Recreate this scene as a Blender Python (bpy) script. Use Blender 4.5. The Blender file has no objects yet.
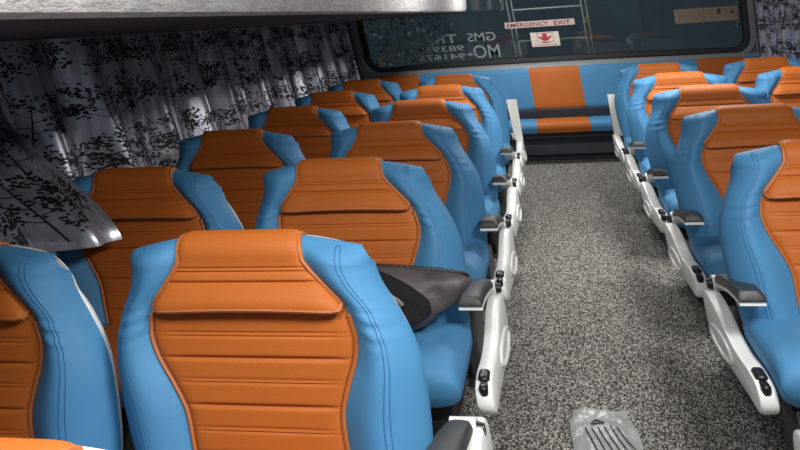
import bpy, math, random
from mathutils import Vector, Matrix, noise
random.seed(7)
C = bpy.context.scene.collection
LEAN = -0.16            # the whole coach body leans a little towards its left side
PI = math.pi

# ------------------------------------------------------------------ helpers
def interp(tab, v):
    if v <= tab[0][0]: return tab[0][1]
    if v >= tab[-1][0]: return tab[-1][1]
    for i in range(len(tab)-1):
        a, b = tab[i], tab[i+1]
        if a[0] <= v <= b[0]:
            h = b[0]-a[0]; t = (v-a[0])/h
            m0 = (b[1]-tab[i-1][1])/(b[0]-tab[i-1][0]) if i > 0 else (b[1]-a[1])/h
            m1 = (tab[i+2][1]-a[1])/(tab[i+2][0]-a[0]) if i+2 < len(tab) else (b[1]-a[1])/h
            t2, t3 = t*t, t*t*t
            return (2*t3-3*t2+1)*a[1]+(t3-2*t2+t)*h*m0+(-2*t3+3*t2)*b[1]+(t3-t2)*h*m1
def sstep(a, b, v):
    t = min(1, max(0, (v-a)/(b-a))); return t*t*(3-2*t)

class MB:
    def __init__(s): s.v = []; s.f = []; s.m = []
    def grid(s, nu, nv, fn, cu=False, cv=False, mi=0, mfn=None, flip=False):
        o = len(s.v)
        for i in range(nu):
            for j in range(nv): s.v.append(tuple(fn(i, j)))
        for i in range(nu if cu else nu-1):
            for j in range(nv if cv else nv-1):
                a, b = o+i*nv+j, o+((i+1) % nu)*nv+j
                c, d = o+((i+1) % nu)*nv+(j+1) % nv, o+i*nv+(j+1) % nv
                s.f.append((a, d, c, b) if flip else (a, b, c, d)); s.m.append(mfn(i, j) if mfn else mi)
        return s
    def poly(s, pts, mi=0):
        o = len(s.v); s.v += [tuple(p) for p in pts]; s.f.append(tuple(range(o, o+len(pts)))); s.m.append(mi); return s
    def box(s, x0, x1, y0, y1, z0, z1, mi=0):
        o = len(s.v)
        for x in (x0, x1):
            for y in (y0, y1):
                for z in (z0, z1): s.v.append((x, y, z))
        for f in ((0,1,3,2),(4,6,7,5),(0,4,5,1),(2,3,7,6),(0,2,6,4),(1,5,7,3)):
            s.f.append(tuple(o+k for k in f)); s.m.append(mi)
        return s
    def rbox(s, x0, x1, y0, y1, z0, z1, r=.006, mi=0):
        # box with chamfered edges: three inset slabs joined as one hull
        o = len(s.v)
        import itertools
        P = {}
        for ix in (0, 1):
            for iy in (0, 1):
                for iz in (0, 1):
                    X = (x0, x1)[ix]; Y = (y0, y1)[iy]; Z = (z0, z1)[iz]
                    sx, sy, sz = (r, -r)[ix], (r, -r)[iy], (r, -r)[iz]
                    for ax, p in enumerate(((X, Y+sy, Z+sz), (X+sx, Y, Z+sz), (X+sx, Y+sy, Z))):
                        P[(ix, iy, iz, ax)] = len(s.v); s.v.append(p)
        def q(*k): s.f.append(tuple(P[a] for a in k)); s.m.append(mi)
        for i in (0, 1):
            a = [(0,0),(0,1),(1,1),(1,0)]
            q(*[(i, u, w, 0) for u, w in a]); q(*[(u, i, w, 1) for u, w in a]); q(*[(u, w, i, 2) for u, w in a])
        for i in (0, 1):
            for j in (0, 1):
                q((i,j,0,0),(i,j,1,0),(i,j,1,1),(i,j,0,1))
                q((i,0,j,0),(i,1,j,0),(i,1,j,2),(i,0,j,2))
                q((0,i,j,1),(1,i,j,1),(1,i,j,2),(0,i,j,2))
                for k in (0, 1): q((i,j,k,0),(i,j,k,1),(i,j,k,2))
        return s
    def tube(s, pts, r, n=8, closed=False, mi=0):
        pts = [Vector(p) for p in pts]; N = len(pts); o = len(s.v)
        prev = None
        for i, p in enumerate(pts):
            if closed: t = pts[(i+1) % N]-pts[i-1]
            else: t = pts[min(i+1, N-1)]-pts[max(i-1, 0)]
            t.normalize()
            if prev is None:
                a = Vector((0, 0, 1)) if abs(t.z) < .9 else Vector((1, 0, 0))
                u = t.cross(a).normalized()
            else:
                u = (prev-t*prev.dot(t)).normalized()
            prev = u; w = t.cross(u)
            rr = r(i/(N-1)) if callable(r) else r
            for k in range(n):
                a = 2*PI*k/n; s.v.append(tuple(p+u*math.cos(a)*rr+w*math.sin(a)*rr))
        for i in range(N if closed else N-1):
            for k in range(n):
                i2 = (i+1) % N
                s.f.append((o+i*n+k, o+i*n+(k+1) % n, o+i2*n+(k+1) % n, o+i2*n+k)); s.m.append(mi)
        if not closed:
            s.f.append(tuple(o+k for k in range(n))[::-1]); s.m.append(mi)
            s.f.append(tuple(o+(N-1)*n+k for k in range(n))); s.m.append(mi)
        return s
    def prism(s, prof, x0, x1, bev=.008, mi=0):
        # profile in (y, z) extruded along x, with a rounded rim
        n = len(prof); cy = sum(p[0] for p in prof)/n; cz = sum(p[1] for p in prof)/n
        def inset(d):
            out = []
            for i in range(n):
                a, b, c = prof[i-1], prof[i], prof[(i+1) % n]
                t = Vector((c[0]-a[0], c[1]-a[1])).normalized(); nn = Vector((-t.y, t.x))
                if area > 0: pass
                else: nn = -nn
                out.append((b[0]+nn.x*d, b[1]+nn.y*d))
            return out
        area = sum(prof[i-1][0]*prof[i][1]-prof[i][0]*prof[i-1][1] for i in range(n))
        rings = [(x0, bev), (x0+bev*.3, bev*.3), (x0+bev, 0), (x1-bev, 0), (x1-bev*.3, bev*.3), (x1, bev)]
        o = len(s.v)
        for x, d in rings:
            for p in (inset(d) if d else prof): s.v.append((x, p[0], p[1]))
        for k in range(len(rings)-1):
            for i in range(n):
                j = (i+1) % n
                s.f.append((o+k*n+i, o+k*n+j, o+(k+1)*n+j, o+(k+1)*n+i)); s.m.append(mi)
        s.f.append(tuple(o+i for i in range(n))); s.m.append(mi)
        e = o+(len(rings)-1)*n
        s.f.append(tuple(e+i for i in reversed(range(n)))); s.m.append(mi)
        return s
    def mesh(s, name, mats, mirror=False, lean=True, smooth=True, recalc=True):
        v = [((-p[0] if mirror else p[0])+(LEAN*p[2] if lean else 0), p[1], p[2]) for p in s.v]
        f = [tuple(reversed(q)) for q in s.f] if mirror else s.f
        me = bpy.data.meshes.new(name); me.from_pydata(v, [], f)
        if recalc:
            import bmesh
            b = bmesh.new(); b.from_mesh(me); bmesh.ops.recalc_face_normals(b, faces=b.faces); b.to_mesh(me); b.free()
        for m in (mats if isinstance(mats, (list, tuple)) else [mats]): me.materials.append(m)
        me.polygons.foreach_set('material_index', s.m)
        me.polygons.foreach_set('use_smooth', [smooth]*len(f))
        if smooth:
            try: me.set_sharp_from_angle(angle=math.radians(42))
            except Exception: pass
        me.update(); return me

def obj(name, me, parent=None, loc=None):
    o = bpy.data.objects.new(name, me); C.objects.link(o)
    if parent is not None: o.parent = parent
    if loc is not None: o.location = (loc[0]+LEAN*loc[2], loc[1], loc[2])
    return o
def thing(name, label, cat, loc=(0, 0, 0), group=None):
    o = obj(name, None, None, loc); o.empty_display_size = .1
    return tag(o, label, cat, group)
def tag(o, label, cat, group=None):
    o['label'] = label; o['category'] = cat
    if group: o['group'] = group
    return o
def struct(name, me, loc=None, parent=None):
    o = obj(name, me, parent, loc)
    if parent is None: o['kind'] = 'structure'
    return o

# ------------------------------------------------------------------ materials
def mat(name, col, rough=.5, metal=0, spec=.5, bump=None, var=None, sheen=0):
    m = bpy.data.materials.new(name); m.use_nodes = True; nt = m.node_tree
    b = nt.nodes['Principled BSDF']
    b.inputs['Base Color'].default_value = (*col, 1); b.inputs['Roughness'].default_value = rough
    b.inputs['Metallic'].default_value = metal; b.inputs['Specular IOR Level'].default_value = spec
    if sheen: b.inputs['Sheen Weight'].default_value = sheen
    tc = nt.nodes.new('ShaderNodeTexCoord')
    if bump:
        sc, st, det = bump
        n = nt.nodes.new('ShaderNodeTexNoise'); n.inputs['Scale'].default_value = sc; n.inputs['Detail'].default_value = det
        bp = nt.nodes.new('ShaderNodeBump'); bp.inputs['Strength'].default_value = st; bp.inputs['Distance'].default_value = .004
        nt.links.new(tc.outputs['Object'], n.inputs['Vector']); nt.links.new(n.outputs['Fac'], bp.inputs['Height'])
        nt.links.new(bp.outputs['Normal'], b.inputs['Normal'])
    if var:
        sc, amt = var
        n = nt.nodes.new('ShaderNodeTexNoise'); n.inputs['Scale'].default_value = sc; n.inputs['Detail'].default_value = 4
        r = nt.nodes.new('ShaderNodeValToRGB')
        r.color_ramp.elements[0].position = .3; r.color_ramp.elements[1].position = .7
        r.color_ramp.elements[0].color = (*[c*(1-amt) for c in col], 1); r.color_ramp.elements[1].color = (*[min(1, c*(1+amt)) for c in col], 1)
        nt.links.new(tc.outputs['Object'], n.inputs['Vector']); nt.links.new(n.outputs['Fac'], r.inputs['Fac'])
        nt.links.new(r.outputs['Color'], b.inputs['Base Color'])
    return m
M = {}
M['blue'] = mat('blue_leatherette', (.070, .250, .475), .58, spec=.28, bump=(260, .10, 3), var=(7, .05))
M['orange'] = mat('orange_leatherette', (.47, .125, .020), .56, spec=.28, bump=(260, .10, 3), var=(6, .06))
M['pipe'] = mat('orange_piping', (.45, .14, .035), .55)
M['seam'] = mat('blue_thread', (.035, .16, .36), .6)
M['thread'] = mat('pale_thread', (.45, .33, .28), .7)
M['white'] = mat('white_plastic', (.88, .89, .87), .32, bump=(30, .02, 2))
M['black'] = mat('black_plastic', (.012, .012, .014), .35)
M['pad'] = mat('dark_armrest_pad', (.035, .038, .04), .42, bump=(400, .2, 2))
M['metal'] = mat('grey_metal', (.16, .165, .165), .4, .7)
M['frame'] = mat('black_seat_frame', (.015, .015, .017), .6)
M['greyplastic'] = mat('grey_wall_plastic', (.20, .21, .22), .5, bump=(90, .08, 3), var=(2.5, .08))
M['ledge'] = mat('pale_grey_trim', (.25, .275, .29), .45, var=(3, .06))
M['gasket'] = mat('black_rubber', (.010, .011, .013), .5)
M['dark'] = mat('dark_slate_panel', (.024, .028, .042), .7, var=(5, .2))
M['slate'] = mat('slate_base_panel', (.07, .077, .10), .7, var=(8, .15))
M['wall'] = mat('side_wall_laminate', (.05, .05, .065), .6, var=(3, .15))
M['ceil'] = mat('ceiling_laminate', (.5, .5, .48), .6, var=(3, .05))
M['bagcloth'] = mat('taupe_nylon', (.085, .070, .073), .5, bump=(35, .5, 4), var=(20, .3))
M['fur'] = mat('black_plush', (.004, .004, .005), .85, bump=(180, .8, 4))
M['zip'] = mat('black_zip', (.01, .01, .01), .35)
M['strap'] = mat('grey_strap', (.22, .22, .23), .3)
M['signwhite'] = mat('sticker_white', (.62, .55, .5), .5)
M['signred'] = mat('sticker_red', (.42, .02, .03), .5)
M['signpink'] = mat('strip_pinkish_white', (.52, .40, .39), .5)
M['signink'] = mat('strip_red_ink', (.16, .03, .03), .5)
M['tan'] = mat('tan_notice', (.30, .235, .17), .6, var=(30, .12))
M['tanink'] = mat('tan_notice_ink', (.04, .03, .025), .6)
M['decal'] = mat('grey_lettering', (.22, .26, .27), .7)
M['yellow'] = mat('yellow_sticker', (.42, .38, .2), .6)
M['amber'] = mat('amber_reflector', (.8, .35, .02), .2)
M['alu'] = mat('aluminium_ladder', (.75, .74, .72), .4, .2)
M['leaf'] = mat('dusky_foliage', (.16, .20, .12), .6, var=(9, .5))
M['leaf2'] = mat('pale_foliage', (.85, .88, .7), .6, var=(9, .3))
M['bark'] = mat('bark', (.07, .05, .035), .8)
M['ground'] = mat('asphalt', (.05, .05, .05), .9, var=(4, .2))
M['print'] = mat('grey_print', (.05, .055, .06), .6)

def carpet():
    m = bpy.data.materials.new('speckled_carpet'); m.use_nodes = True; nt = m.node_tree; b = nt.nodes['Principled BSDF']
    b.inputs['Roughness'].default_value = .95; b.inputs['Specular IOR Level'].default_value = .1
    tc = nt.nodes.new('ShaderNodeTexCoord')
    mp = nt.nodes.new('ShaderNodeMapping'); mp.inputs['Scale'].default_value = (1, .55, 1)
    nt.links.new(tc.outputs['Object'], mp.inputs['Vector'])
    v = nt.nodes.new('ShaderNodeTexVoronoi'); v.inputs['Scale'].default_value = 230
    nt.links.new(mp.outputs['Vector'], v.inputs['Vector'])
    bw = nt.nodes.new('ShaderNodeSeparateColor'); nt.links.new(v.outputs['Color'], bw.inputs['Color'])
    r = nt.nodes.new('ShaderNodeValToRGB'); e = r.color_ramp.elements
    e[0].position = .12; e[0].color = (.04, .04, .038, 1); e[1].position = .92; e[1].color = (.52, .51, .47, 1)
    k = e.new(.5); k.color = (.135, .134, .124, 1)
    nt.links.new(bw.outputs[0], r.inputs['Fac']); nt.links.new(r.outputs['Color'], b.inputs['Base Color'])
    bp = nt.nodes.new('ShaderNodeBump'); bp.inputs['Strength'].default_value = .6; bp.inputs['Distance'].default_value = .004
    nt.links.new(bw.outputs[1], bp.inputs['Height']); nt.links.new(bp.outputs['Normal'], b.inputs['Normal'])
    return m
M['carpet'] = carpet()
def felt(name, lo, hi, sc):
    m = bpy.data.materials.new(name); m.use_nodes = True; nt = m.node_tree; b = nt.nodes['Principled BSDF']
    b.inputs['Roughness'].default_value = .9
    tc = nt.nodes.new('ShaderNodeTexCoord'); n = nt.nodes.new('ShaderNodeTexNoise')
    n.inputs['Scale'].default_value = sc; n.inputs['Detail'].default_value = 6; n.inputs['Roughness'].default_value = .7
    mp = nt.nodes.new('ShaderNodeMapping'); mp.inputs['Scale'].default_value = (1, .35, 1)
    nt.links.new(tc.outputs['Object'], mp.inputs['Vector']); nt.links.new(mp.outputs['Vector'], n.inputs['Vector'])
    r = nt.nodes.new('ShaderNodeValToRGB'); e = r.color_ramp.elements
    e[0].position = .35; e[0].color = (*lo, 1); e[1].position = .65; e[1].color = (*hi, 1)
    nt.links.new(n.outputs['Fac'], r.inputs['Fac']); nt.links.new(r.outputs['Color'], b.inputs['Base Color'])
    bp = nt.nodes.new('ShaderNodeBump'); bp.inputs['Strength'].default_value = 1; bp.inputs['Distance'].default_value = .03
    nt.links.new(n.outputs['Fac'], bp.inputs['Height']); nt.links.new(bp.outputs['Normal'], b.inputs['Normal'])
    return m
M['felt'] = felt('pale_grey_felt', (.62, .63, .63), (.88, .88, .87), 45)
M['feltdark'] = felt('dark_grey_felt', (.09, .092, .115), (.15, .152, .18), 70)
def satin():
    m = bpy.data.materials.new('silver_satin'); m.use_nodes = True; nt = m.node_tree; b = nt.nodes['Principled BSDF']
    b.inputs['Roughness'].default_value = .30; b.inputs['Metallic'].default_value = .7
    tc = nt.nodes.new('ShaderNodeTexCoord'); n = nt.nodes.new('ShaderNodeTexNoise'); n.inputs['Scale'].default_value = 14; n.inputs['Detail'].default_value = 3
    mp = nt.nodes.new('ShaderNodeMapping'); mp.inputs['Scale'].default_value = (1, 3, .25)
    nt.links.new(tc.outputs['Object'], mp.inputs['Vector']); nt.links.new(mp.outputs['Vector'], n.inputs['Vector'])
    r = nt.nodes.new('ShaderNodeValToRGB'); e = r.color_ramp.elements
    e[0].position = .3; e[0].color = (.36, .38, .46, 1); e[1].position = .7; e[1].color = (.74, .76, .86, 1)
    nt.links.new(n.outputs['Fac'], r.inputs['Fac']); nt.links.new(r.outputs['Color'], b.inputs['Base Color'])
    return m
M['satin'] = satin()
M['leafprint'] = mat('black_leaf_print', (.008, .008, .010), .5)
def glass(name, tint, rough, refl):
    m = bpy.data.materials.new(name); m.use_nodes = True; nt = m.node_tree; nt.nodes.clear()
    o = nt.nodes.new('ShaderNodeOutputMaterial'); t = nt.nodes.new('ShaderNodeBsdfTransparent'); t.inputs['Color'].default_value = (*tint, 1)
    g = nt.nodes.new('ShaderNodeBsdfGlossy'); g.inputs['Roughness'].default_value = rough; g.inputs['Color'].default_value = (.9, .95, 1, 1)
    f = nt.nodes.new('ShaderNodeFresnel'); f.inputs['IOR'].default_value = refl
    x = nt.nodes.new('ShaderNodeMixShader')
    nt.links.new(f.outputs[0], x.inputs[0]); nt.links.new(t.outputs[0], x.inputs[1]); nt.links.new(g.outputs[0], x.inputs[2]); nt.links.new(x.outputs[0], o.inputs['Surface'])
    return m
M['glass'] = glass('tinted_rear_glass', (.74, .78, .78), .02, 1.45)
def film():
    m = bpy.data.materials.new('clear_plastic_film'); m.use_nodes = True; nt = m.node_tree; nt.nodes.clear()
    o = nt.nodes.new('ShaderNodeOutputMaterial'); t = nt.nodes.new('ShaderNodeBsdfTransparent'); t.inputs['Color'].default_value = (.9, .92, .92, 1)
    p = nt.nodes.new('ShaderNodeBsdfPrincipled'); p.inputs['Base Color'].default_value = (.55, .58, .57, 1); p.inputs['Roughness'].default_value = .25
    x = nt.nodes.new('ShaderNodeMixShader'); x.inputs[0].default_value = .62
    nt.links.new(t.outputs[0], x.inputs[1]); nt.links.new(p.outputs[0], x.inputs[2]); nt.links.new(x.outputs[0], o.inputs['Surface'])
    return m
M['film'] = film()

# ------------------------------------------------------------------ seat shapes
TAN = math.tan(math.radians(15)); ZT = .967; ZA = .915; RA = .038
WT = [(.40,.290),(.50,.302),(.58,.314),(.70,.318),(.76,.308),(.80,.292),(.84,.275),(.88,.261),(.92,.254),(.95,.252)]
OT = [(.42,.150),(.56,.155),(.63,.158),(.68,.176),(.73,.199),(.77,.208),(.80,.204),(.83,.200)]
HT = [(.80,.203),(.835,.192),(.87,.163),(.90,.138),(.93,.120),(.97,.113)]
AT = [(.40,.036),(.55,.042),(.68,.042),(.78,.034),(.83,.026),(.90,.028),(.96,.022)]
def yr(z): return -(ZT-z)*TAN
def otab(z): return interp(HT, z) if z > .81 else interp(OT, z)
def bol(x, z):
    o, w = otab(z), interp(WT, z); b = (abs(x)-o)/max(w-o, .01)
    if b <= 0: return 0
    return interp(AT, z)*math.sin(PI*min(1, b)**.95)**1.2
def drop(x): return .022*sstep(.10, .27, abs(x))
def gside(t, p=12, q=3): return max(0, 1-abs(t)**p)**(1/q)
def front(x, z):            # front skin of the padded back below the top roll
    w = interp(WT, z); g = gside(x/w); f = yr(z)-bol(x, z); e = yr(z)+.055
    wr = .0035*math.sin(z*240+abs(x)*60)*math.exp(-((z-.80)/.035)**2)*sstep(.2, .25, abs(x))
    return e-(e-f+wr)*g
def skin(x, s, off=0):      # s<=1: up the front; s>1: over the top roll
    if s <= 1:
        z = .41+(ZA-.41)*s
        return Vector((x, front(x, z)-off, z-drop(x)*sstep(.80, ZA, z)))
    th = (s-1)*PI*.85; r = RA+off
    w = interp(WT, ZA); g = gside(x/w); b = bol(x, ZA)*max(0, math.cos(th))
    e = yr(ZA)+.055; y = yr(ZA)+RA-r*math.cos(th)-b
    return Vector((x, e-(e-y)*g, ZA+r*math.sin(th)*(.5+.5*g)-drop(x)))
def xw(t, s):
    z = .41+(ZA-.41)*min(s, 1)
    w = interp(WT, z)
    if s > 1: w -= .014*(1-math.cos(min(1, (s-1)*1.7)*PI/2))
    return t*w
def back_mesh():
    m = MB(); nt = 111; ns = 84
    S = [i/69 for i in range(70)]+[1+.85*(i+1)/14 for i in range(14)]
    T = [math.sin(PI/2*(-1+2*j/(nt-1))) for j in range(nt)]
    m.grid(ns, nt, lambda i, j: skin(xw(T[j], S[i]), S[i]))
    return m
CREASE = (.876, .732, .642, .552, .462); STITCH = (.899, .777, .689, .597, .507)
def quilt(z):
    d = 0
    for c in CREASE: d += .0065*math.exp(-((z-c)/.0036)**2)
    for c in STITCH: d += .0028*math.exp(-((z-c-.0035)/.002)**2)+.0028*math.exp(-((z-c+.0035)/.002)**2)
    return d
def panel_mesh():
    m = MB(); nt = 29; nz = 150
    T = [math.sin(PI/2*(-1+2*j/(nt-1))) for j in range(nt)]
    def f(i, j):
        z = .425+(.83-.425)*i/(nz-1); t = T[j]; x = t*interp(OT, z)
        g = gside(t, 16, 3)
        return (x, yr(z)+.006-(.016-quilt(z)*(1-abs(t)**6))*g, z)
    m.grid(nz, nt, f); return m
def flap_mesh():
    m = MB(); nt = 33
    T = [math.sin(PI/2*(-1+2*j/(nt-1))) for j in range(nt)]
    path = [(.842, -.006), (.836, .006), (.829, .018), (.8245, .026), (.827, .032), (.834, .033)]
    zz = [.838+(ZA-.838)*k/40 for k in range(1, 41)]
    for z in zz: path.append((z, .012+.021*(1-sstep(.83, .90, z))-quilt(z)))
    rows = len(path)+14
    def f(i, j):
        t = T[j]
        if i < len(path):
            z, off = path[i]; x = t*interp(HT, z); g = gside(t, 14, 3)
            # the hem sags a touch at the middle
            return (x, front(x*.98, z)-(off*g if off > 0 else off), z+.005*(1-t*t)*(1 if i < 8 else max(0, 1-(i-8)/12)))
        k = (i-len(path)+1)/14; s = 1+k*1.0; x = t*(interp(HT, ZA)-.010*k); g = gside(t, 14, 3)
        p = skin(x, s, .012*g); return p
    m.grid(rows, nt, f); return m
def panel_piping_mesh():
    zs = [.815-(.815-.43)*k/60 for k in range(61)]
    P = [(-(interp(OT, z)+.002), front(interp(OT, z), z)-.006, z) for z in zs]
    n = 12; P += [(-.15+.3*k/n, yr(.43)-.012, .43) for k in range(1, n)]
    P += [(interp(OT, z)+.002, front(interp(OT, z), z)-.006, z) for z in reversed(zs)]
    return MB().tube(P, .0046, 6)
def flap_piping_mesh():
    L = [tuple(skin(-(interp(HT, ZA)+.001-.01*k/8), 1+k/8, .004)) for k in range(7, 0, -1)]
    L += [(-(interp(HT, z)+.001), front(interp(HT, z), z)-.007, z) for z in [ZA-(ZA-.834)*k/24 for k in range(25)]]
    n = 25
    H = [(-.188+.376*k/(n-1), yr(.827)-.029*gside((-1+2*k/(n-1))*.97, 14, 3), .8255+.005*(1-(-1+2*k/(n-1))**2)) for k in range(n)]
    return MB().tube(L+H+[(-a, b, c) for a, b, c in reversed(L)], .0048, 6)
def seam_mesh(s):
    run = []
    for bb in (.55, .62):
        pts = []
        for k in range(60):
            z = .45+(ZA-.45)*k/59; o, w = otab(z), interp(WT, z); p = skin(o+(w-o)*bb, (z-.41)/(ZA-.41)); pts.append((s*p.x, p.y-.0002, p.z))
        for k in range(1, 6):
            z = ZA; o, w = otab(z), interp(WT, z); p = skin(o+(w-o)*bb, 1+k*.09); pts.append((s*p.x, p.y, p.z+.0004))
        run += pts if bb == .55 else pts[::-1]
    return MB().tube(run, .0012, 5)
def shell_mesh():
    m = MB(); nt = 49; ns = 60; ZTOP = .945
    T = [math.sin(PI/2*(-1+2*j/(nt-1))) for j in range(nt)]
    def w(z):
        d = max(0, (z-(ZTOP-.07))/.07)
        return interp(WT, min(z, .93))+(-.004+.008*sstep(.86, .92, z))-.060*(1-math.sqrt(max(0, 1-d*d)))
    def f(side):
        def g(i, j):
            z = .40+(ZTOP-.40)*math.sin(PI/2*i/(ns-1)); t = T[j]; x = t*w(z)
            e = gside(t, 10, 2)*max(0, 1-(i/(ns-1))**14)**.5
            zz = z-drop(x)*sstep(.80, .92, z)*1.12
            return (x, yr(z)+.058+((.052-.036*sstep(.80, .93, z))*e if side else 0), zz)
        return g
    m.grid(ns, nt, f(0)); m.grid(ns, nt, f(1), flip=True)
    return m
def loft(loop, hw, p=9, q=3, nt=27, x0=0, mfn=None):
    m = MB(); n = len(loop); cy = sum(a for a, b in loop)/n; cz = sum(b for a, b in loop)/n
    T = [math.sin(PI/2*(-1+2*j/(nt-1))) for j in range(nt)]
    def f(i, j):
        g = gside(T[j], p, q)
        y, z = loop[i]; return (x0+T[j]*hw, cy+(y-cy)*(1-(1-g)*.16), cz+(z-cz)*g)
    m.grid(n, nt, f, cu=True, mfn=mfn); return m
def dense(loop, k=6):
    out = []; n = len(loop)
    for i in range(n):
        p0, p1, p2, p3 = loop[i-1], loop[i], loop[(i+1) % n], loop[(i+2) % n]
        for a in range(k):
            t = a/k
            out.append(tuple(.5*((2*p1[c])+(-p0[c]+p2[c])*t+(2*p0[c]-5*p1[c]+4*p2[c]-p3[c])*t*t+(-p0[c]+3*p1[c]-3*p2[c]+p3[c])*t**3) for c in (0, 1)))
    return out
CUSH = [(a, b+.056) for a, b in dense([(-.085,.450),(-.24,.462),(-.38,.476),(-.435,.468),(-.462,.440),(-.468,.405),(-.458,.365),(-.43,.342),(-.30,.338),(-.12,.338),(-.085,.36)], 5)]
def cushion_mesh(): return loft(CUSH, .304, 10, 3)
def cushion_panel_mesh():
    m = MB(); top = [(y, z) for y, z in CUSH if z > .456 and y < -.09]
    top = sorted(top, key=lambda p: (-p[0] if p[1] > .486 else .5+(.526-p[1])))
    nt = 21
    def f(i, j):
        y, z = top[i]; t = -1+2*j/(nt-1); gr = .004*sum(math.exp(-((y+.15+.085*k)/.005)**2) for k in range(4))
        g = gside(t, 16, 3)
        nz = 1 if y > -.42 else .3; ny = 0 if y > -.42 else -.9
        return (t*.150, y+ny*(.004*g), z+nz*(.006*g-gr*g)-.003*(1-g))
    m.grid(len(top), nt, f); return m
PANEL = dense([(.20,.468),(.12,.480),(.02,.474),(-.10,.452),(-.22,.446),(-.34,.458),(-.415,.452),(-.440,.425),(-.440,.395),(-.41,.374),(-.30,.366),(-.16,.350),(-.02,.340),(.10,.338),(.18,.360),(.215,.415)], 4)
def panel_side_mesh(x0): return MB().prism(PANEL, x0, x0+.046, .010)
def lever_mesh(x0):
    m = MB(); n = 40
    cen = [(x0+.046, -.02+.15*math.cos(2*PI*k/n), .385+.032*math.sin(2*PI*k/n)-.10*(.15*math.cos(2*PI*k/n))) for k in range(n)]
    m.tube(cen, .007, 8, closed=True); return m
def button_mesh(x0):
    m = MB(); m.rbox(x0+.010, x0+.038, -.400, -.345, .440, .468, .006)
    m.rbox(x0+.013, x0+.035, -.438, -.396, .430, .460, .006); return m
def arm_loops(x0, folded):
    # centre line of the armrest from pivot to tip, with half height
    if not folded:
        L = [(.20, .500), (.14, .520), (.05, .548), (-.06, .574), (-.15, .588), (-.215, .592)]
    else:
        L = [(.175, .470), (.165, .53), (.155, .60), (.148, .67), (.142, .74), (.140, .765)]
    return L
def arm_mesh(x0, folded, which):
    m = MB(); L = arm_loops(x0, folded); n = len(L)*5
    def at(u):
        u *= len(L)-1; i = min(int(u), len(L)-2); t = u-i
        return Vector((L[i][0]+(L[i+1][0]-L[i][0])*t, L[i][1]+(L[i+1][1]-L[i][1])*t))
    N = 22
    if which == 'pad': lo, hi, wid, a, b = .10, 1.0, 1.0, -.006, .018
    else: lo, hi, wid, a, b = .0, .985, .97, -.018, -.004
    for k in range(1):
        o = len(m.v); ring = 12
        for i in range(N):
            u = lo+(hi-lo)*i/(N-1); p = at(u); d = (at(min(1, u+.02))-at(max(0, u-.02))).normalized(); nn = Vector((d.y, -d.x)) if not folded else Vector((d.y, -d.x))
            if nn.y < 0 and not folded: nn = -nn
            if folded and nn.x < 0: nn = -nn
            endf = min(1, (1-(2*i/(N-1)-1)**12)**.5+.25) if which == 'pad' else 1
            w = .0335*wid*(.72+.28*sstep(0, .5, u)) if not folded else .036*wid*(.8+.25*u)
            crown = [(-1,0),(-1,.6),(-.8,1),(-.4,1.08),(0,1.1),(.4,1.08),(.8,1),(1,.6),(1,0),(.7,-.0),(0,-.0),(-.7,-.0)]
            for cx, ch in crown:
                h = a+(b-a)*max(0, ch)*endf if ch > 0 else a
                q = p+nn*h; m.v.append((x0+.0335+cx*w, q.x, q.y))
        for i in range(N-1):
            for k2 in range(ring):
                m.f.append((o+i*ring+k2, o+i*ring+(k2+1) % ring, o+(i+1)*ring+(k2+1) % ring, o+(i+1)*ring+k2)); m.m.append(0)
        m.f.append(tuple(o+k2 for k2 in range(ring))); m.m.append(0)
        m.f.append(tuple(o+(N-1)*ring+k2 for k2 in range(ring))); m.m.append(0)
    return m
def pivot_mesh(x0):
    m = MB(); n = 20
    for x, r in ((x0-.004, .030), (x0+.036, .030)): pass
    m.tube([(x0+.004, .205, .490), (x0+.062, .205, .490)], .025, 20); return m
def knob_mesh(x0):
    m = MB(); m.tube([(x0+.060, .205, .488), (x0+.068, .205, .488), (x0+.078, .205, .488)], lambda t: .020-.006*t, 18); return m
def frame_mesh():
    m = MB(); m.rbox(-.27, .27, -.40, .02, .335, .392, .008); m.rbox(-.25, .25, -.06, .03, .38, .47, .008); return m
def leg_mesh(x): 
    m = MB(); m.rbox(x-.022, x+.022, -.30, -.02, .012, .338, .006); m.rbox(x-.035, x+.035, -.34, .02, .0, .014, .004); return m

SM = {}
SM['back'] = back_mesh().mesh('seat_back_pad', M['blue'])
SM['panel'] = panel_mesh().mesh('seat_back_quilt', M['orange'])
SM['flap'] = flap_mesh().mesh('seat_head_flap', M['orange'])
SM['ppiping'] = panel_piping_mesh().mesh('panel_piping', M['pipe'])
SM['fpiping'] = flap_piping_mesh().mesh('flap_piping', M['pipe'])
SM['seamL'] = seam_mesh(-1).mesh('seat_stitching', M['seam'])
SM['seamR'] = seam_mesh(1).mesh('seat_stitching', M['seam'])
SM['shell'] = shell_mesh().mesh('seat_shell', M['white'])
SM['cushion'] = cushion_mesh().mesh('seat_cushion', M['blue'])
SM['cpanel'] = cushion_panel_mesh().mesh('seat_cushion_quilt', M['orange'])
SM['frame'] = frame_mesh().mesh('seat_frame', M['frame'])
for k, x in (('legA', -.19), ('legB', .19)): SM[k] = leg_mesh(x).mesh('seat_leg', M['metal'])
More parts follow.
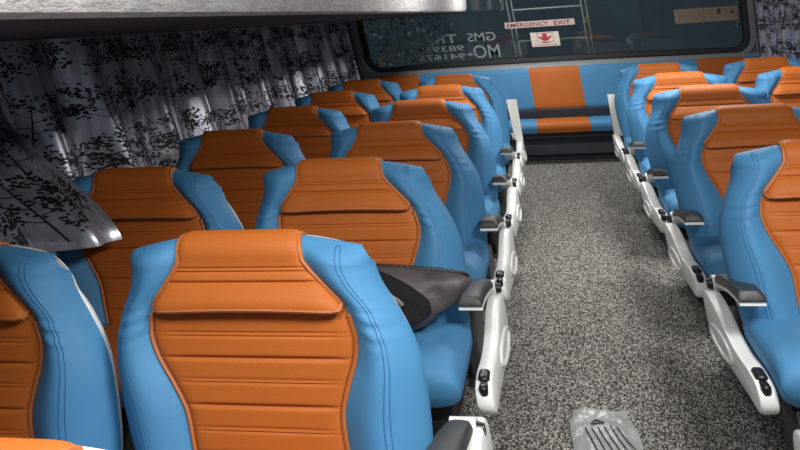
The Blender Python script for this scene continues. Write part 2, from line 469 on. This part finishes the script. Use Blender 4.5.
for side, px, ax in (('L', .334, .300), ('R', .306, .258)):
    mi = side == 'R'
    SM['side'+side] = panel_side_mesh(px).mesh('aisle_panel', M['white'], mi)
    SM['lever'+side] = lever_mesh(px).mesh('panel_oval', M['white'], mi)
    SM['button'+side] = button_mesh(px).mesh('recline_button', M['black'], mi)
    SM['pad'+side] = arm_mesh(ax, False, 'pad').mesh('arm_pad', M['pad'], mi)
    SM['trim'+side] = arm_mesh(ax, False, 'trim').mesh('arm_trim', M['white'], mi)
    SM['upad'+side] = arm_mesh(ax+.02, True, 'pad').mesh('arm_pad_up', M['pad'], mi)
    SM['utrim'+side] = arm_mesh(ax+.02, True, 'trim').mesh('arm_trim_up', M['white'], mi)
    SM['pivot'+side] = pivot_mesh(ax).mesh('arm_pivot', M['white'], mi)
    SM['knob'+side] = knob_mesh(ax).mesh('arm_knob', M['black'], mi)

XC = .248
def seat(x, y, label, aisle=None, folded=False, group='blue and orange coach seats'):
    t = thing('coach_seat', label, 'seat', (x, y, 0), group)
    b = obj('backrest', SM['back'], t); b['label'] = 'blue padded backrest bolsters'
    obj('seam', SM['seamL'], b); obj('seam', SM['seamR'], b)
    p = obj('back_panel', SM['panel'], t); p['label'] = 'orange quilted centre of the backrest'
    obj('piping', SM['ppiping'], p)
    h = obj('headrest_flap', SM['flap'], t); h['label'] = 'orange padded headrest flap'
    obj('piping', SM['fpiping'], h)
    s = obj('back_shell', SM['shell'], t); s['label'] = 'white plastic back shell'
    c = obj('seat_cushion', SM['cushion'], t)
    q = obj('cushion_panel', SM['cpanel'], c)
    obj('seat_frame', SM['frame'], t)
    obj('leg', SM['legA'], t); obj('leg', SM['legB'], t)
    if aisle:
        a = obj('aisle_side_panel', SM['side'+aisle], t); a['label'] = 'white aisle side panel'
        obj('oval_trim', SM['lever'+aisle], a); obj('recline_button', SM['button'+aisle], a)
        u = 'u' if folded else ''
        r = obj('armrest', SM[u+'trim'+aisle], t); r['label'] = 'white armrest folded upright' if folded else 'armrest with dark pad and white trim'
        obj('armrest_pad', SM[u+'pad'+aisle], r); obj('pivot', SM['pivot'+aisle], r); obj('pivot_knob', SM['knob'+aisle], r)
    return t
Y0, PITCH = 1.376, .797
XLA, XLW = XC-.690, XC-.690-.640
XRA, XRW = XC+.664, XC+.664+.652
LA = {0: 'nearest seat of all, only its white edged orange top showing at the bottom left corner',
      1: 'largest blue and orange seat, whole backrest in view in the left foreground',
      2: 'blue and orange aisle seat with the black bag lying on its cushion',
      3: 'blue and orange aisle seat directly behind the one holding the black bag',
      4: 'fourth seat left of the aisle, second behind the one with the black bag',
      5: 'seat left of the aisle directly in front of the one with the upright white armrest',
      6: 'rearmost seat left of the aisle, its white armrest folded upright before the rear bench'}
LW = {1: 'window seat cut off by the left edge of the photo beside the largest seat',
      2: 'window seat on the left whose blue side is covered by the near curtain hem',
      3: 'third window seat on the left, second back from the cut off seat, under the curtains',
      4: 'dark shaded window seat on the left, fourth back beneath the curtain folds',
      5: 'fifth window seat back on the left, next to last before the rear bench',
      6: 'rearmost window seat on the left, under the corner of the rear window'}
RA_ = {1: 'nearest seat right of the aisle, mostly outside the photo at its lower right corner',
      2: 'large bright seat on the right, cut by the photo edge, its cushion in view',
      3: 'seat right of the aisle directly behind the bright one cut by the photo edge',
      4: 'fourth seat back on the right of the aisle, second behind the bright cut off one',
      5: 'seat right of the aisle with bright orange top, in front of the upright white armrest',
      6: 'rearmost seat right of the aisle, its white armrest folded upright by the rear bench'}
RW = {4: 'right window seat of which only a blue corner shows at the right photo edge',
      5: 'right window seat with orange top, second from the rear bench by the curtain',
      6: 'rearmost right window seat, its orange back standing before the right end of the bench'}
seats = {}
for k, l in LA.items(): seats['LA', k] = seat(XLA, Y0+(k-1)*PITCH, l, 'L', k == 6)
for q_ in seats['LA', 1].children:
    if q_.name.startswith('armrest'): q_.location = (.006, -.06, -.020)
for k, l in LW.items(): seats['LW', k] = seat(XLW, Y0+(k-1)*PITCH-.04, l)
for k, l in RA_.items(): seats['RA', k] = seat(XRA+(.018 if k == 1 else 0), Y0+(k-1)*PITCH+.034-(.05 if k == 1 else 0), l, 'R', k == 6)
for k, l in RW.items(): seats['RW', k] = seat(XRW, Y0+(k-1)*PITCH, l)

# ------------------------------------------------------------------ rear bench
XL, XR = XC-1.86, XC+1.86
YB = 7.40
def bench_col(x):
    for a, b in ((.010, .474), (1.508, 1.930), (-1.46, -1.031)):
        if a <= x <= b: return 1
    return 0
bt = thing('rear_bench', 'full width rear bench with blue and orange bands across the back of the coach', 'bench', (XC, YB, 0))
def bench_part(loop, name, x0=XL+.05, x1=XR-.05):
    edges = sorted([x0, x1, .010, .474, 1.508, 1.930, -1.46, -1.031])
    xs = []
    for a, b in zip(edges, edges[1:]):
        n = max(4, int((b-a)/.04)); xs += [a+(b-a)*k/n for k in range(n)]
    xs.append(edges[-1])
    m = MB(); n = len(loop)
    seamx = [e for e in edges[1:-1]]
    cy = sum(a for a, b in loop)/n; cz = sum(b for a, b in loop)/n
    def f(i, j):
        x = xs[j]; d = min(min(abs(x-e) for e in seamx), 1)
        sh = 1-.05*math.exp(-(d/.012)**2)
        en = min(x-x0, x1-x); 
        if en < .03: sh *= .90+.10*(en/.03)
        y, z = loop[i]; return (x-XC, cy+(y-cy)*sh, cz+(z-cz)*sh)
    m.grid(n, len(xs), f, cu=True, mfn=lambda i, j: bench_col((xs[j]+xs[j+1])/2))
    m.poly([f(i, 0) for i in range(n)]); m.poly([f(i, len(xs)-1) for i in range(n)][::-1])
    return obj(name, m.mesh(name, [M['blue'], M['orange']]), bt)
bench_part(dense([(-.03,.46),(.0,.455),(.06,.46),(.13,.80),(.11,.825),(.085,.832),(.05,.825),(.03,.79),(-.02,.55)], 4), 'backrest')
bench_part(dense([(-.10,.375),(-.17,.382),(-.34,.388),(-.41,.380),(-.435,.35),(-.43,.305),(-.40,.285),(-.2,.29),(-.08,.29)], 4), 'seat_cushion')
m = MB(); m.rbox(XL+.04-XC, XR-.04-XC, -.36, .0, .225, .295, .01)
obj('cushion_support', m.mesh('bench_support', M['dark']), bt)
m = MB(); m.rbox(XL+.04-XC, XR-.04-XC, -.24, .03, .055, .23, .008)
o = obj('base_panel', m.mesh('bench_base', M['slate']), bt); o['label'] = 'slate grey base panel'
m = MB(); m.rbox(XL+.04-XC, XR-.04-XC, -.20, .03, .0, .058, .006)
obj('plinth', m.mesh('bench_plinth', M['dark']), bt)
m = MB(); m.rbox(XL+.04-XC, XR-.04-XC, -.07, .03, .29, .46, .008)
obj('gap_panel', m.mesh('bench_gap', M['dark']), bt)

# ------------------------------------------------------------------ shell of the coach
YR, YF, ZC = 7.60, -.9, 1.98
m = MB(); m.box(XL-.05, XR+.05, YF, YR+.05, -.05, 0); struct('floor', m.mesh('floor', M['carpet'], smooth=False))
m = MB(); m.box(XL-.07, XL, YF, YR+.05, 0, ZC); struct('wall_left', m.mesh('wall_left', M['wall'], smooth=False))
m = MB(); m.box(XR, XR+.07, YF, YR+.05, 0, ZC); struct('wall_right', m.mesh('wall_right', M['wall'], smooth=False))
m = MB(); m.box(XL-.07, XR+.07, YF, YR+.05, ZC, ZC+.05); struct('ceiling', m.mesh('ceiling', M['ceil'], smooth=False))
# rear wall with a rounded window opening
WX0, WX1, WZ0, WZ1, WR = -1.520, 1.990, .885, 1.80, .13
def wring(d, n=10, arch=.022):
    pts = []
    x0, x1, z0, z1, r = WX0-d, WX1+d, WZ0-d, WZ1+d, WR+d
    for cx, cz, a0 in ((x1-r, z0+r, -90), (x1-r, z1-r, 0), (x0+r, z1-r, 90), (x0+r, z0+r, 180)):
        for k in range(n+1):
            a = math.radians(a0+90*k/n); pts.append((cx+r*math.cos(a), cz+r*math.sin(a)))
        if a0 == 180:
            for k in range(1, 24):
                x = x0+r+(x1-x0-2*r)*k/24; pts.append((x, z0))
    c = (x0+x1)/2
    return [(x, z+(arch*(1-((x-c)/(x1-c))**2) if z < 1.3 else 0)) for x, z in pts]
def ring_strip(d0, y0, d1, y1, mb, mi=0):
    A, B = wring(d0), wring(d1); n = len(A)
    mb.grid(2, n, lambda i, j: (A[j][0], y0, A[j][1]) if i == 0 else (B[j][0], y1, B[j][1]), cv=True, mi=mi)
m = MB(); ring_strip(.075, YR-.035, .075, YR+.05, m); ring_strip(.0, YR-.02, .0, YR+.04, m)
# wall plate around the ring
A = wring(.07); n = len(A)
def outer(p):
    cx, cz = (WX0+WX1)/2, (WZ0+WZ1)/2; dx, dz = p[0]-cx, p[1]-cz
    s = min(((XR if dx > 0 else XL)-cx)/dx if abs(dx) > 1e-6 else 1e9, ((ZC if dz > 0 else 0)-cz)/dz if abs(dz) > 1e-6 else 1e9)
    return (cx+dx*s, cz+dz*s)
m = MB()
m.grid(2, n, lambda i, j: (A[j][0], YR, A[j][1]) if i == 0 else (outer(A[j])[0], YR, outer(A[j])[1]), cv=True)
m.grid(2, n, lambda i, j: (A[j][0], YR+.06, A[j][1]) if i == 0 else (outer(A[j])[0], YR+.06, outer(A[j])[1]), cv=True)
m.grid(2, n, lambda i, j: (A[j][0], YR+.06*i, A[j][1]), cv=True)
for (xa, za, xb, zb) in ((XL, 0, XR, 0), (XR, 0, XR, ZC), (XR, ZC, XL, ZC), (XL, ZC, XL, 0)): pass
struct('wall_rear', m.mesh('wall_rear', M['greyplastic'], smooth=False))
w = struct('window_1', None); w['label'] = 'wide rounded rear window with dark rubber gasket'
m = MB(); ring_strip(.080, YR+.0, .075, YR-.028, m); ring_strip(.075, YR-.028, .035, YR-.030, m); ring_strip(.035, YR-.030, .028, YR, m)
obj('window_frame', m.mesh('window_frame', M['ledge']), w)
m = MB(); ring_strip(.034, YR-.012, .020, YR-.024, m); ring_strip(.020, YR-.024, -.018, YR-.018, m); ring_strip(-.018, YR-.018, -.024, YR+.03, m)
obj('gasket', m.mesh('window_gasket', M['gasket']), w)
A = wring(.0)
m = MB(); m.poly([(x, YR+.008, z) for x, z in A]); m.poly([(x, YR+.013, z) for x, z in A][::-1])
obj('pane', m.mesh('window_pane', M['glass'], smooth=False), w)
# sill ledge under the rear window, above the bench
m = MB(); m.prism([(YR-.005, .800), (YR-.085, .806), (YR-.080, .822), (YR-.034, .862), (YR-.005, .868)], XL+.02, XR-.02, .004)
struct('trim_1', m.mesh('trim_1', M['ledge']))
# rear corner pillars
for nm, x in (('trim_2', WX0-.085), ('trim_3', WX1+.075)):
    m = MB(); m.rbox(x-.010, x+.010, YR-.05, YR-.001, .87, ZC-.02, .004); struct(nm, m.mesh(nm, M['greyplastic']))

# luggage racks
def rack(sgn, y0, y1, label):
    prof = [(-1.855, 1.370), (-1.60, 1.370), (-1.20, 1.374), (-.90, 1.379), (-.76, 1.382), (-.725, 1.384), (-.706, 1.392), (-.697, 1.408), (-.690, 1.45), (-.685, 1.52), (-.685, 1.60), (-.71, 1.63), (-1.855, 1.63)]
    t = thing('luggage_rack', label, 'luggage rack', (XC, 0, 0))
    def seg(a, b, mat_, name, lb):
        m = MB(); N = 120
        P = prof[a:b]; n = len(P)
        ys = [y0+(y1-y0)*k/N for k in range(N+1)]
        # soft rounding of the far end
        def f(i, j):
            x, z = P[i]; e = max(0, (ys[j]-(y1-.10))/.10); c = 1-math.sqrt(max(0, 1-min(1, e)**2))
            return (sgn*(-x)*-1 if False else (x if sgn < 0 else -x), ys[j], z+.05*c*(1 if z < 1.6 else 0))
        m.grid(n, N+1, f)
        m.grid(n, 2, lambda i, j: (P[i][0] if sgn < 0 else -P[i][0], y1, P[i][1]+(.05 if P[i][1] < 1.6 else 0) if j == 0 else 1.63))
        q = obj(name, m.mesh(name, mat_), t); q['label'] = lb
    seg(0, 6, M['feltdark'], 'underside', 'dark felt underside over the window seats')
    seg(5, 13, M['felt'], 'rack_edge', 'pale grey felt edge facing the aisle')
rack(-1, -.3, 7.52, 'grey felt luggage rack overhead along the left side above the curtains')

# ------------------------------------------------------------------ curtains
def curtain(label, ya, yb, xw_, fold, lam, seed, top=1.368, bot=.56, near=False, sgn=-1, ps=.8):
    rnd = random.Random(seed)
    nu = int((yb-ya)/.008); nv = 60
    ph = rnd.random()*6
    def P(u, v):
        # u 0..1 along the coach, v 0 top .. 1 hem
        y = ya+(yb-ya)*u
        k = 2*PI*y/lam
        wv = math.sin(k+ph+1.1*math.sin(k*.37+ph))+.35*math.sin(2.3*k+ph*2)
        amp = fold*sstep(0, .05, u)*sstep(1, .95, u)*(.55+.6*v)*(.75+.5*noise.noise(Vector((y*2.1, seed, 0))))
        x = xw_+(.035 if sgn < 0 else -.035)+amp*wv*.5
        z = top+(bot-top)*v+.012*math.sin(k*.5)*v
        y += .03*math.sin(k*.6+seed)*v*sstep(0, .1, u)*sstep(1, .9, u)
        if near:
            b = sstep(.2, 1, v)**1.35
            x += b*(.01+.40*u**2.4)
            y += b*(-.20*u)
            z = top+(bot+.0*u-top)*v
            x += b*.015*u*math.sin(k*1.0)
        return Vector((x, y, z))
    m = MB(); m.grid(nu, nv, lambda i, j: P(i/(nu-1), j/(nv-1)))
    # printed trees: trunks and leaves lying on the cloth
    W = (yb-ya)*1.25; Hh = top-bot
    def put(pts):   # pts in cloth metres
        q = []
        for a, b in pts:
            u, v = a/W, b/Hh
            if not (0.005 < u < .995 and .005 < v < .99): return
            e = .004; p = P(u, v); n = (P(u+e, v)-P(u-e, v)).cross(P(u, v+e)-P(u, v-e)).normalized()
            if n.x*sgn > 0: n = -n
            q.append(p+n*.0022)
        m.poly(q, 1)
    def line(a, b, w0, w1, n=5):
        for k in range(n):
            t0, t1 = k/n, (k+1)/n
            d = Vector((b[0]-a[0], b[1]-a[1])).normalized(); nx, ny = -d.y, d.x
            q = lambda t, s, w: (a[0]+(b[0]-a[0])*t+nx*s*w, a[1]+(b[1]-a[1])*t+ny*s*w)
            wa, wb = w0+(w1-w0)*t0, w0+(w1-w0)*t1
            put([q(t0, -1, wa), q(t0, 1, wa), q(t1, 1, wb), q(t1, -1, wb)])
    area = W*Hh; ntree = int(area/((.048 if near else .056)*ps*ps)); rows = max(2, round(Hh/.27/ps))
    for kk in range(ntree):
        r = kk % rows
        tx = (kk//rows+.5+(.5 if r % 2 else 0)+rnd.uniform(-.25, .25))*(W/(ntree/rows)); ty = (r+.95+rnd.uniform(-.15, .15))*Hh/rows
        hgt = ps*rnd.uniform(.20, .28); lean = ps*rnd.uniform(-.06, .06)
        topp = (tx+lean, ty-hgt); line((tx, ty), topp, .0022*ps, .0013*ps)
        for br in range(7):
            t = .3+.7*br/7; s = (-1, 1)[br % 2]; b0 = (tx+lean*t, ty-hgt*t)
            b1 = (b0[0]+s*ps*rnd.uniform(.05, .12), b0[1]-ps*rnd.uniform(.0, .06)); line(b0, b1, .0016*ps, .001*ps, 3)
            for lf in range(34):
                cx = b1[0]+ps*rnd.gauss(0, .032)-s*.015*ps; cy = b1[1]+ps*rnd.gauss(0, .018)
                a = rnd.uniform(-.6, .6)+(0 if rnd.random() < .75 else 1.2); l, w2 = ps*rnd.uniform(.0065, .0105)*(.7 if near else 1), ps*rnd.uniform(.0032, .0050)
                put([(cx+math.cos(g)*l*math.cos(a)-math.sin(g)*w2*math.sin(a), cy+math.cos(g)*l*math.sin(a)+math.sin(g)*w2*math.cos(a)) for g in (0, 1.05, 2.1, PI, 4.2, 5.24)])
    o = obj('curtain', m.mesh('curtain', [M['satin'], M['leafprint']], recalc=False), None, (0, 0, 0))
    return tag(o, label, 'curtain', 'silver curtains printed with black trees')
curtain('silver curtain in the left foreground, its hem pulled over the second window seat', .9, 2.22, -1.57, .13, .27, 3, bot=.775, near=True, ps=.66)
curtain('silver curtain on the left above the third window seat, just past the foreground one', 2.228, 3.376, -1.56, .20, .36, 11, bot=.60)
curtain('silver curtain halfway along the left side, above the shaded fourth window seat', 3.380, 4.766, -1.56, .20, .38, 19, bot=.60)
curtain('silver curtain toward the rear on the left, between halfway and the last gathered one', 4.770, 6.036, -1.56, .19, .34, 23, bot=.60)
curtain('last gathered silver curtain on the left beside the rear window corner', 6.04, 7.02, -1.56, .15, .22, 29, bot=.60)
curtain('silver curtain at the right edge of the photo beside the rear window', 5.9, 7.27, XR-.06, .09, .2, 31, bot=.60, sgn=1)

# ------------------------------------------------------------------ signs and writing on the rear window
def text_mesh(body, size, mat_, mirror=False, sx=1.0, ext=.0008, bold=0):
    cu = bpy.data.curves.new('t', 'FONT'); cu.body = body; cu.size = size; cu.extrude = ext; cu.offset = bold
    cu.align_x = 'LEFT'; cu.resolution_u = 3
    ob = bpy.data.objects.new('t', cu); C.objects.link(ob)
    dg = bpy.context.evaluated_depsgraph_get(); dg.update()
    me = bpy.data.meshes.new_from_object(ob.evaluated_get(dg)); bpy.data.objects.remove(ob)
    v = [p.co.copy() for p in me.vertices]; f = [tuple(p.vertices) for p in me.polygons]
    bpy.data.meshes.remove(me)
    x0 = min(p.x for p in v); x1 = max(p.x for p in v)
    m = MB(); s = -1 if mirror else 1
    m.v = [(s*(p.x-x0)*sx, -p.z, p.y) for p in v]; m.f = f; m.m = [0]*len(f)
    return m, (x1-x0)*sx
def fit_text(body, width, height, mat_, mirror=False, bold=0):
    m, w0 = text_mesh(body, 1, mat_, mirror, 1, .0008, bold)
    hz = max(p[2] for p in m.v); lz = min(p[2] for p in m.v)
    m.v = [(p[0]*width/w0, p[1], (p[2]-lz)*height/(hz-lz)) for p in m.v]
    return m
YS = YR-.012
e = thing('exit_strip', 'long pinkish white strip reading EMERGENCY EXIT across the rear window', 'sign', (-.135, YS, 1.205))
m = MB(); m.box(0, .645, 0, .003, 0, .056); obj('strip', m.mesh('strip', M['signpink'], smooth=False), e)
m = MB()
a = fit_text('EMERGENCY', .385, .036, None, bold=.012); b = fit_text('EXIT', .15, .036, None, bold=.012)
for src, dx in ((a, .02), (b, .455)):
    src.v = [(p[0]+dx, p[1]-.002, p[2]+.010) for p in src.v]
    obj('lettering', src.mesh('strip_text', M['signink'], smooth=False), e)
e = thing('arrow_sign', 'small white sticker with a red down arrow on the rear window', 'sign', (.085, YS, 1.022))
m = MB(); m.box(0, .262, 0, .003, 0, .132); obj('sticker', m.mesh('sticker', M['signwhite'], smooth=False), e)
m = MB(); 
arrow = [(.108, .118), (.152, .118), (.152, .083), (.165, .088), (.188, .100), (.190, .085), (.160, .060), (.130, .048), (.100, .060), (.070, .085), (.072, .100), (.095, .088), (.108, .083)]
m.poly([(x, -.002, z) for x, z in arrow]); obj('arrow', m.mesh('arrow', M['signred'], smooth=False), e)
m = MB()
for x0, x1, z0, z1 in ((.055, .058, .042, .124), (.205, .208, .042, .124), (.055, .208, .041, .044), (.055, .208, .122, .125)): m.box(x0, x1, -.0015, 0, z0, z1)
obj('arrow_border', m.mesh('arrow_border', M['signink'], smooth=False), e)
m = MB(); rr = random.Random(2)
for row, (z, x0, x1) in enumerate(((.030, .10, .165), (.012, .03, .235))):
    x = x0
    while x < x1:
        l = rr.uniform(.008, .02); m.box(x, min(x+l, x1), -.0015, 0, z, z+.009-.003*row); x += l+.004
obj('caption', m.mesh('caption', M['signred'], smooth=False), e)
e = thing('notice_strip', 'tan paper notice stuck high on the right of the rear window', 'notice', (1.395, YS, 1.152))
m = MB(); m.box(0, .545, 0, .003, 0, .125); obj('paper', m.mesh('notice_paper', M['tan'], smooth=False), e)
m = MB()
m.box(.375, .390, -.0015, 0, .065, .112); m.box(.368, .398, -.0015, 0, .064, .074); m.box(.378, .402, -.0015, 0, .098, .110)
m.poly([(.465, -.0015, .062), (.505, -.0015, .090), (.510, -.0015, .062)]); 
obj('ink_marks', m.mesh('notice_marks', M['tanink'], smooth=False), e)
m = MB()
for row in range(5):
    x = .03
    while x < (.34 if row < 3 else .5):
        l = rr.uniform(.015, .04); m.box(x, x+l, -.001, 0, .022+row*.019, .027+row*.019); x += l+.01
obj('faded_print', m.mesh('notice_print', mat('faded_ink', (.22, .15, .11), .7), smooth=False), e)
e = thing('window_lettering', 'large grey reversed operator name and phone numbers on the left of the rear window', 'lettering', (-.225, YR+.006, .90))
for nm, body, x, z, wd, ht in (('company_name', 'GMS', -.015, .205, .27, .082), ('company_name', 'TRAVELS', -.385, .205, .72, .082), ('mobile_prefix', 'MO-', .0, .045, .31, .125),
                               ('phone_number', '98395', -.335, .125, .38, .055), ('phone_number', '77', -1.0, .125, .14, .055), ('phone_number', '941675', -.335, .050, .46, .055), ('phone_number', '069', -.95, .050, .22, .055)):
    mm = fit_text(body, wd, ht, None, True, .012)
    mm.v = [(p[0]+x, p[1], p[2]+z) for p in mm.v]
    obj(nm, mm.mesh(nm, M['decal'], smooth=False), e)
m = MB(); m.box(-.02, .02, 0, .002, -.045, .045)
o = obj('yellow_sticker', m.mesh('yellow_sticker', M['yellow'], smooth=False), None, (-1.40, YR+.004, .965)); tag(o, 'small yellow sticker in the lower left corner of the rear window', 'sticker')

# ------------------------------------------------------------------ outside the rear window
YL = 7.76
ld = thing('ladder', 'metal roof ladder outside behind the rear window', 'ladder', (.28, YL, .55))
for s in (-1, 1):
    m = MB()
    for dx in (-.022, .022): m.tube([(s*.345+dx, 0, 0), (s*.345+dx, 0, 1.4)], .009, 8)
    for z in (.2, .66, 1.0): m.box(s*.345-.03, s*.345+.03, -.008, .008, z, z+.02)
    obj('rail', m.mesh('ladder_rail', M['alu']), ld)
for z in (.25, .525, .82, 1.10):
    m = MB(); m.tube([(-.33, 0, z), (.33, 0, z)], .010, 8); obj('rung', m.mesh('ladder_rung', M['alu']), ld)
m = MB(); m.rbox(-.012, .012, -.014, .004, -.02, .02, .003)
obj('reflector', m.mesh('ladder_reflector', M['amber']), ld).location = (.345+LEAN*.69, -.010, .69)
m = MB(); m.box(-14, 14, 7.7, 30, -.62, -.60); struct('ground', m.mesh('ground', M['ground'], smooth=False, lean=False))
def tree(x, y, h, r, n, mt, label):
    t = thing('tree', label, 'tree', (x, y, -.6), 'trees outside behind the coach')
    rn = random.Random(int(x*100)+int(y*10)); m = MB()
    m.tube([(0, 0, 0), (.05, 0, h*.3), (-.04, .05, h*.62)], lambda q: .14-.08*q, 8); obj('trunk', m.mesh('trunk', M['bark']), t)
    m = MB()
    for k in range(n):
        while True:
            p = Vector((rn.uniform(-1, 1), rn.uniform(-1, 1), rn.uniform(-1, 1)))
            if p.length < 1 and p.length > .25: break
        c = Vector((p.x*r, p.y*r*.7, h*.55+p.z*h*.48)); a = Vector((rn.gauss(0, 1), rn.gauss(0, 1), rn.gauss(0, 1))).normalized()
        b = a.cross(Vector((rn.gauss(0, 1), rn.gauss(0, 1), rn.gauss(0, 1)))).normalized(); l = rn.uniform(.025, .06)
        m.poly([c-a*l, c+b*l*.5, c+a*l, c-b*l*.5], 0 if rn.random() < .75 else 1)
    obj('foliage', m.mesh('foliage', [M['leaf'], M['leaf2']], recalc=False, smooth=False), t)
m = MB(); m.box(-14, 14, 13.0, 13.3, -.6, 5.2)  # added dark backing: hides the sky so ladder and leaves look lighter
bw_ = tag(obj('backing_wall', m.mesh('backing_wall', mat('backing_blue_grey', (.34, .42, .46), .9, var=(1.2, .2)), smooth=False, lean=False)), 'added blue grey backing wall hiding the sky behind the coach and its ladder', 'wall')
tree(-2.6, 10.5, 4.0, 1.7, 3200, 0, 'leafy tree seen through the left of the rear window')
tree(-6.2, 11.0, 4.6, 1.8, 2600, 0, 'leafy tree farthest left beyond the rear window')
tree(4.2, 11.2, 3.2, 1.5, 1500, 0, 'dim tree behind the tan notice on the right of the rear window')

# ------------------------------------------------------------------ bag and wrapper
bg = thing('bag', 'black and taupe cloth bag lying on the second aisle seat', 'bag', (XLA, Y0+PITCH, 0))
OUT = [(-.10, .700), (.04, .699), (.20, .690), (.345, .668), (.31, .61), (.25, .57), (.19, .535), (.10, .528), (-.02, .528), (-.12, .54), (-.17, .60)]
OUTd = dense(OUT, 5); no = len(OUTd); ocx, ocz = .08, .61
def bagpt(k, r, side):
    x, z = OUTd[k]; x, z = ocx+(x-ocx)*r, ocz+(z-ocz)*r
    f = max(0, 1-r**3)**.6
    wr = .010*noise.noise(Vector((x*14, z*14, 3)))+.006*noise.noise(Vector((x*40, z*40, 5)))
    base = yr(z)-.112-.03*sstep(.62, .48, z)
    return (x, base-(.050*f+wr*(1 if r < .98 else 0)) if side else base+.035*f, z)
m = MB(); NR = 14
m.grid(no, NR, lambda i, j: bagpt(i, 1-j/(NR-1)*.999, True), cu=True); m.grid(no, NR, lambda i, j: bagpt(i, 1-j/(NR-1)*.999, False), cu=True, flip=True)
obj('bag_body', m.mesh('bag_body', M['bagcloth']), bg)
m = MB()
def furpt(a, r):
    x, z = .035+.215*r*math.cos(a),   .622+.078*r*math.sin(a)
    x = x; z = z-(x-.05)*.10
    f = max(0, 1-r**4)**.5
    return (x, yr(z)-.112-.03*sstep(.62, .48, z)-.038-.036*f+.004*noise.noise(Vector((x*60, z*60, 1)))+.03*(r > .99), z)
m.grid(48, 12, lambda i, j: furpt(2*PI*i/48, 1-j/11*.999), cu=True)
o = obj('plush_patch', m.mesh('plush_patch', M['fur']), bg); o['label'] = 'black plush patch'
m = MB(); m.tube([(x, yr(z)-.115, z) for x, z in OUTd[0:16]], .0035, 6)
for k in range(80):
    t = k/79*15; i = min(int(t), 14); x = OUTd[i][0]+(OUTd[i+1][0]-OUTd[i][0])*(t-i); z = OUTd[i][1]+(OUTd[i+1][1]-OUTd[i][1])*(t-i)
    m.box(x-.0012, x+.0012, yr(z)-.121, yr(z)-.111, z+.001, z+.006)
obj('zipper', m.mesh('zipper', M['zip'], smooth=False), bg)
m = MB(); m.tube([(.115+.052*math.cos(a), yr(.62)-.195-.004*math.sin(a*2), .625+.028*math.sin(a)-.2*(.052*math.cos(a))) for a in [PI*.05+k*PI*1.0/14 for k in range(15)]], .007, 6)
m.tube([(.105+.03*math.cos(a), yr(.62)-.199, .645+.016*math.sin(a)) for a in [PI*.1+k*PI*.8/10 for k in range(11)]], .004, 6)
o = obj('handle_loop', m.mesh('handle_loop', M['strap']), bg); o['label'] = 'grey glossy loop'

wp = thing('plastic_wrapper', 'crumpled clear plastic wrapper with dark print lying on the aisle carpet', 'wrapper', (.19, 2.25, 0))
def wz(x, y): return .010+.016*abs(noise.noise(Vector((x*9, y*7, 2))))+.008*abs(noise.noise(Vector((x*26, y*20, 7))))
def wpt(i, j, n=34, k=44):
    u, v = i/(n-1), j/(k-1)
    xl = -.128+.022*v-.006*math.sin(v*9); xr = .082+.045*(1-v)+.006*math.sin(v*11)
    x = xl+(xr-xl)*u; y = -.36+.545*v+.008*math.sin(u*7)*v
    if v > .9: x *= 1-.10*((v-.9)/.1)**2
    return (x, y, wz(x, y)+.012*(1-abs(2*u-1)**4))
m = MB(); m.grid(34, 44, wpt)
m.poly([(-.005, .175, .024), (.004, .205, .040), (.018, .170, .026)]); m.poly([(.03, .170, .026), (.082, .155, .045), (.070, .125, .028)])
obj('film', m.mesh('film', M['film'], recalc=False), wp)
m = MB()
def surf(x, y): return wz(x, y)+.016
tri = [(-.045, .085), (-.005, .080), (-.03, .115)]
for a, b in ((0, 1), (1, 2), (2, 0)): m.tube([(tri[a][0], tri[a][1], surf(*tri[a])), (tri[b][0], tri[b][1], surf(*tri[b]))], .003, 5)
for ln in range(6):
    y = .06; x = -.065+.020*ln
    while y > -.30:
        l = rr.uniform(.008, .022); q = lambda yy: (x+.020*(.06-yy)/.1*(1+.25*ln*.5), yy)
        a, b = q(y), q(y-l); m.tube([(a[0], a[1], surf(*a)), (b[0], b[1], surf(*b))], .0024, 5); y -= l+.006
o = obj('printed_lines', m.mesh('printed_lines', M['print']), wp)

# ------------------------------------------------------------------ light
def lamp(name, x, y, z, sx, sy, power, col=(1, .975, .94), rot=None):
    l = bpy.data.lights.new(name, 'AREA'); l.shape = 'RECTANGLE'; l.size = sx; l.size_y = sy; l.energy = power; l.color = col
    o = bpy.data.objects.new(name, l); C.objects.link(o); o.location = (x+LEAN*z, y, z)
    if rot: o.rotation_euler = rot
    return o
lamp('ceiling_lamp', XC-.35, .55, 1.95, .4, .5, 18)
lamp('ceiling_lamp', XC+.80, .80, 1.95, .5, .6, 42)
lamp('ceiling_lamp', XC-.10, 4.2, 1.95, .35, .4, 14)
lamp('ceiling_lamp', XC+.80, 4.1, 1.95, .5, .6, 28)
lamp('ceiling_lamp', XC, 6.7, 1.95, .3, .3, 24)
W_ = bpy.data.worlds.new('dusk'); bpy.context.scene.world = W_; W_.use_nodes = True
bgn = W_.node_tree.nodes['Background']; bgn.inputs['Color'].default_value = (.62, .74, .86, 1); bgn.inputs['Strength'].default_value = .22

# ------------------------------------------------------------------ camera
cam = bpy.data.cameras.new('camera'); co = bpy.data.objects.new('camera', cam); C.objects.link(co)
cam.sensor_width = 36; cam.lens = 769.8/800*36; cam.clip_start = .02
R = Vector((.98273178, .17280786, -.06614906)); U = Vector((.0184964, .26395946, .96435641)); F = Vector((-.18410903, .94892721, -.25620502))
mw = Matrix(((R.x, U.x, -F.x, 0), (R.y, U.y, -F.y, 0), (R.z, U.z, -F.z, 1.348), (0, 0, 0, 1)))
co.matrix_world = mw
sc = bpy.context.scene; sc.camera = co
sc.view_settings.view_transform = 'Standard'; sc.view_settings.look = 'None'; sc.view_settings.exposure = 0; sc.view_settings.gamma = 1
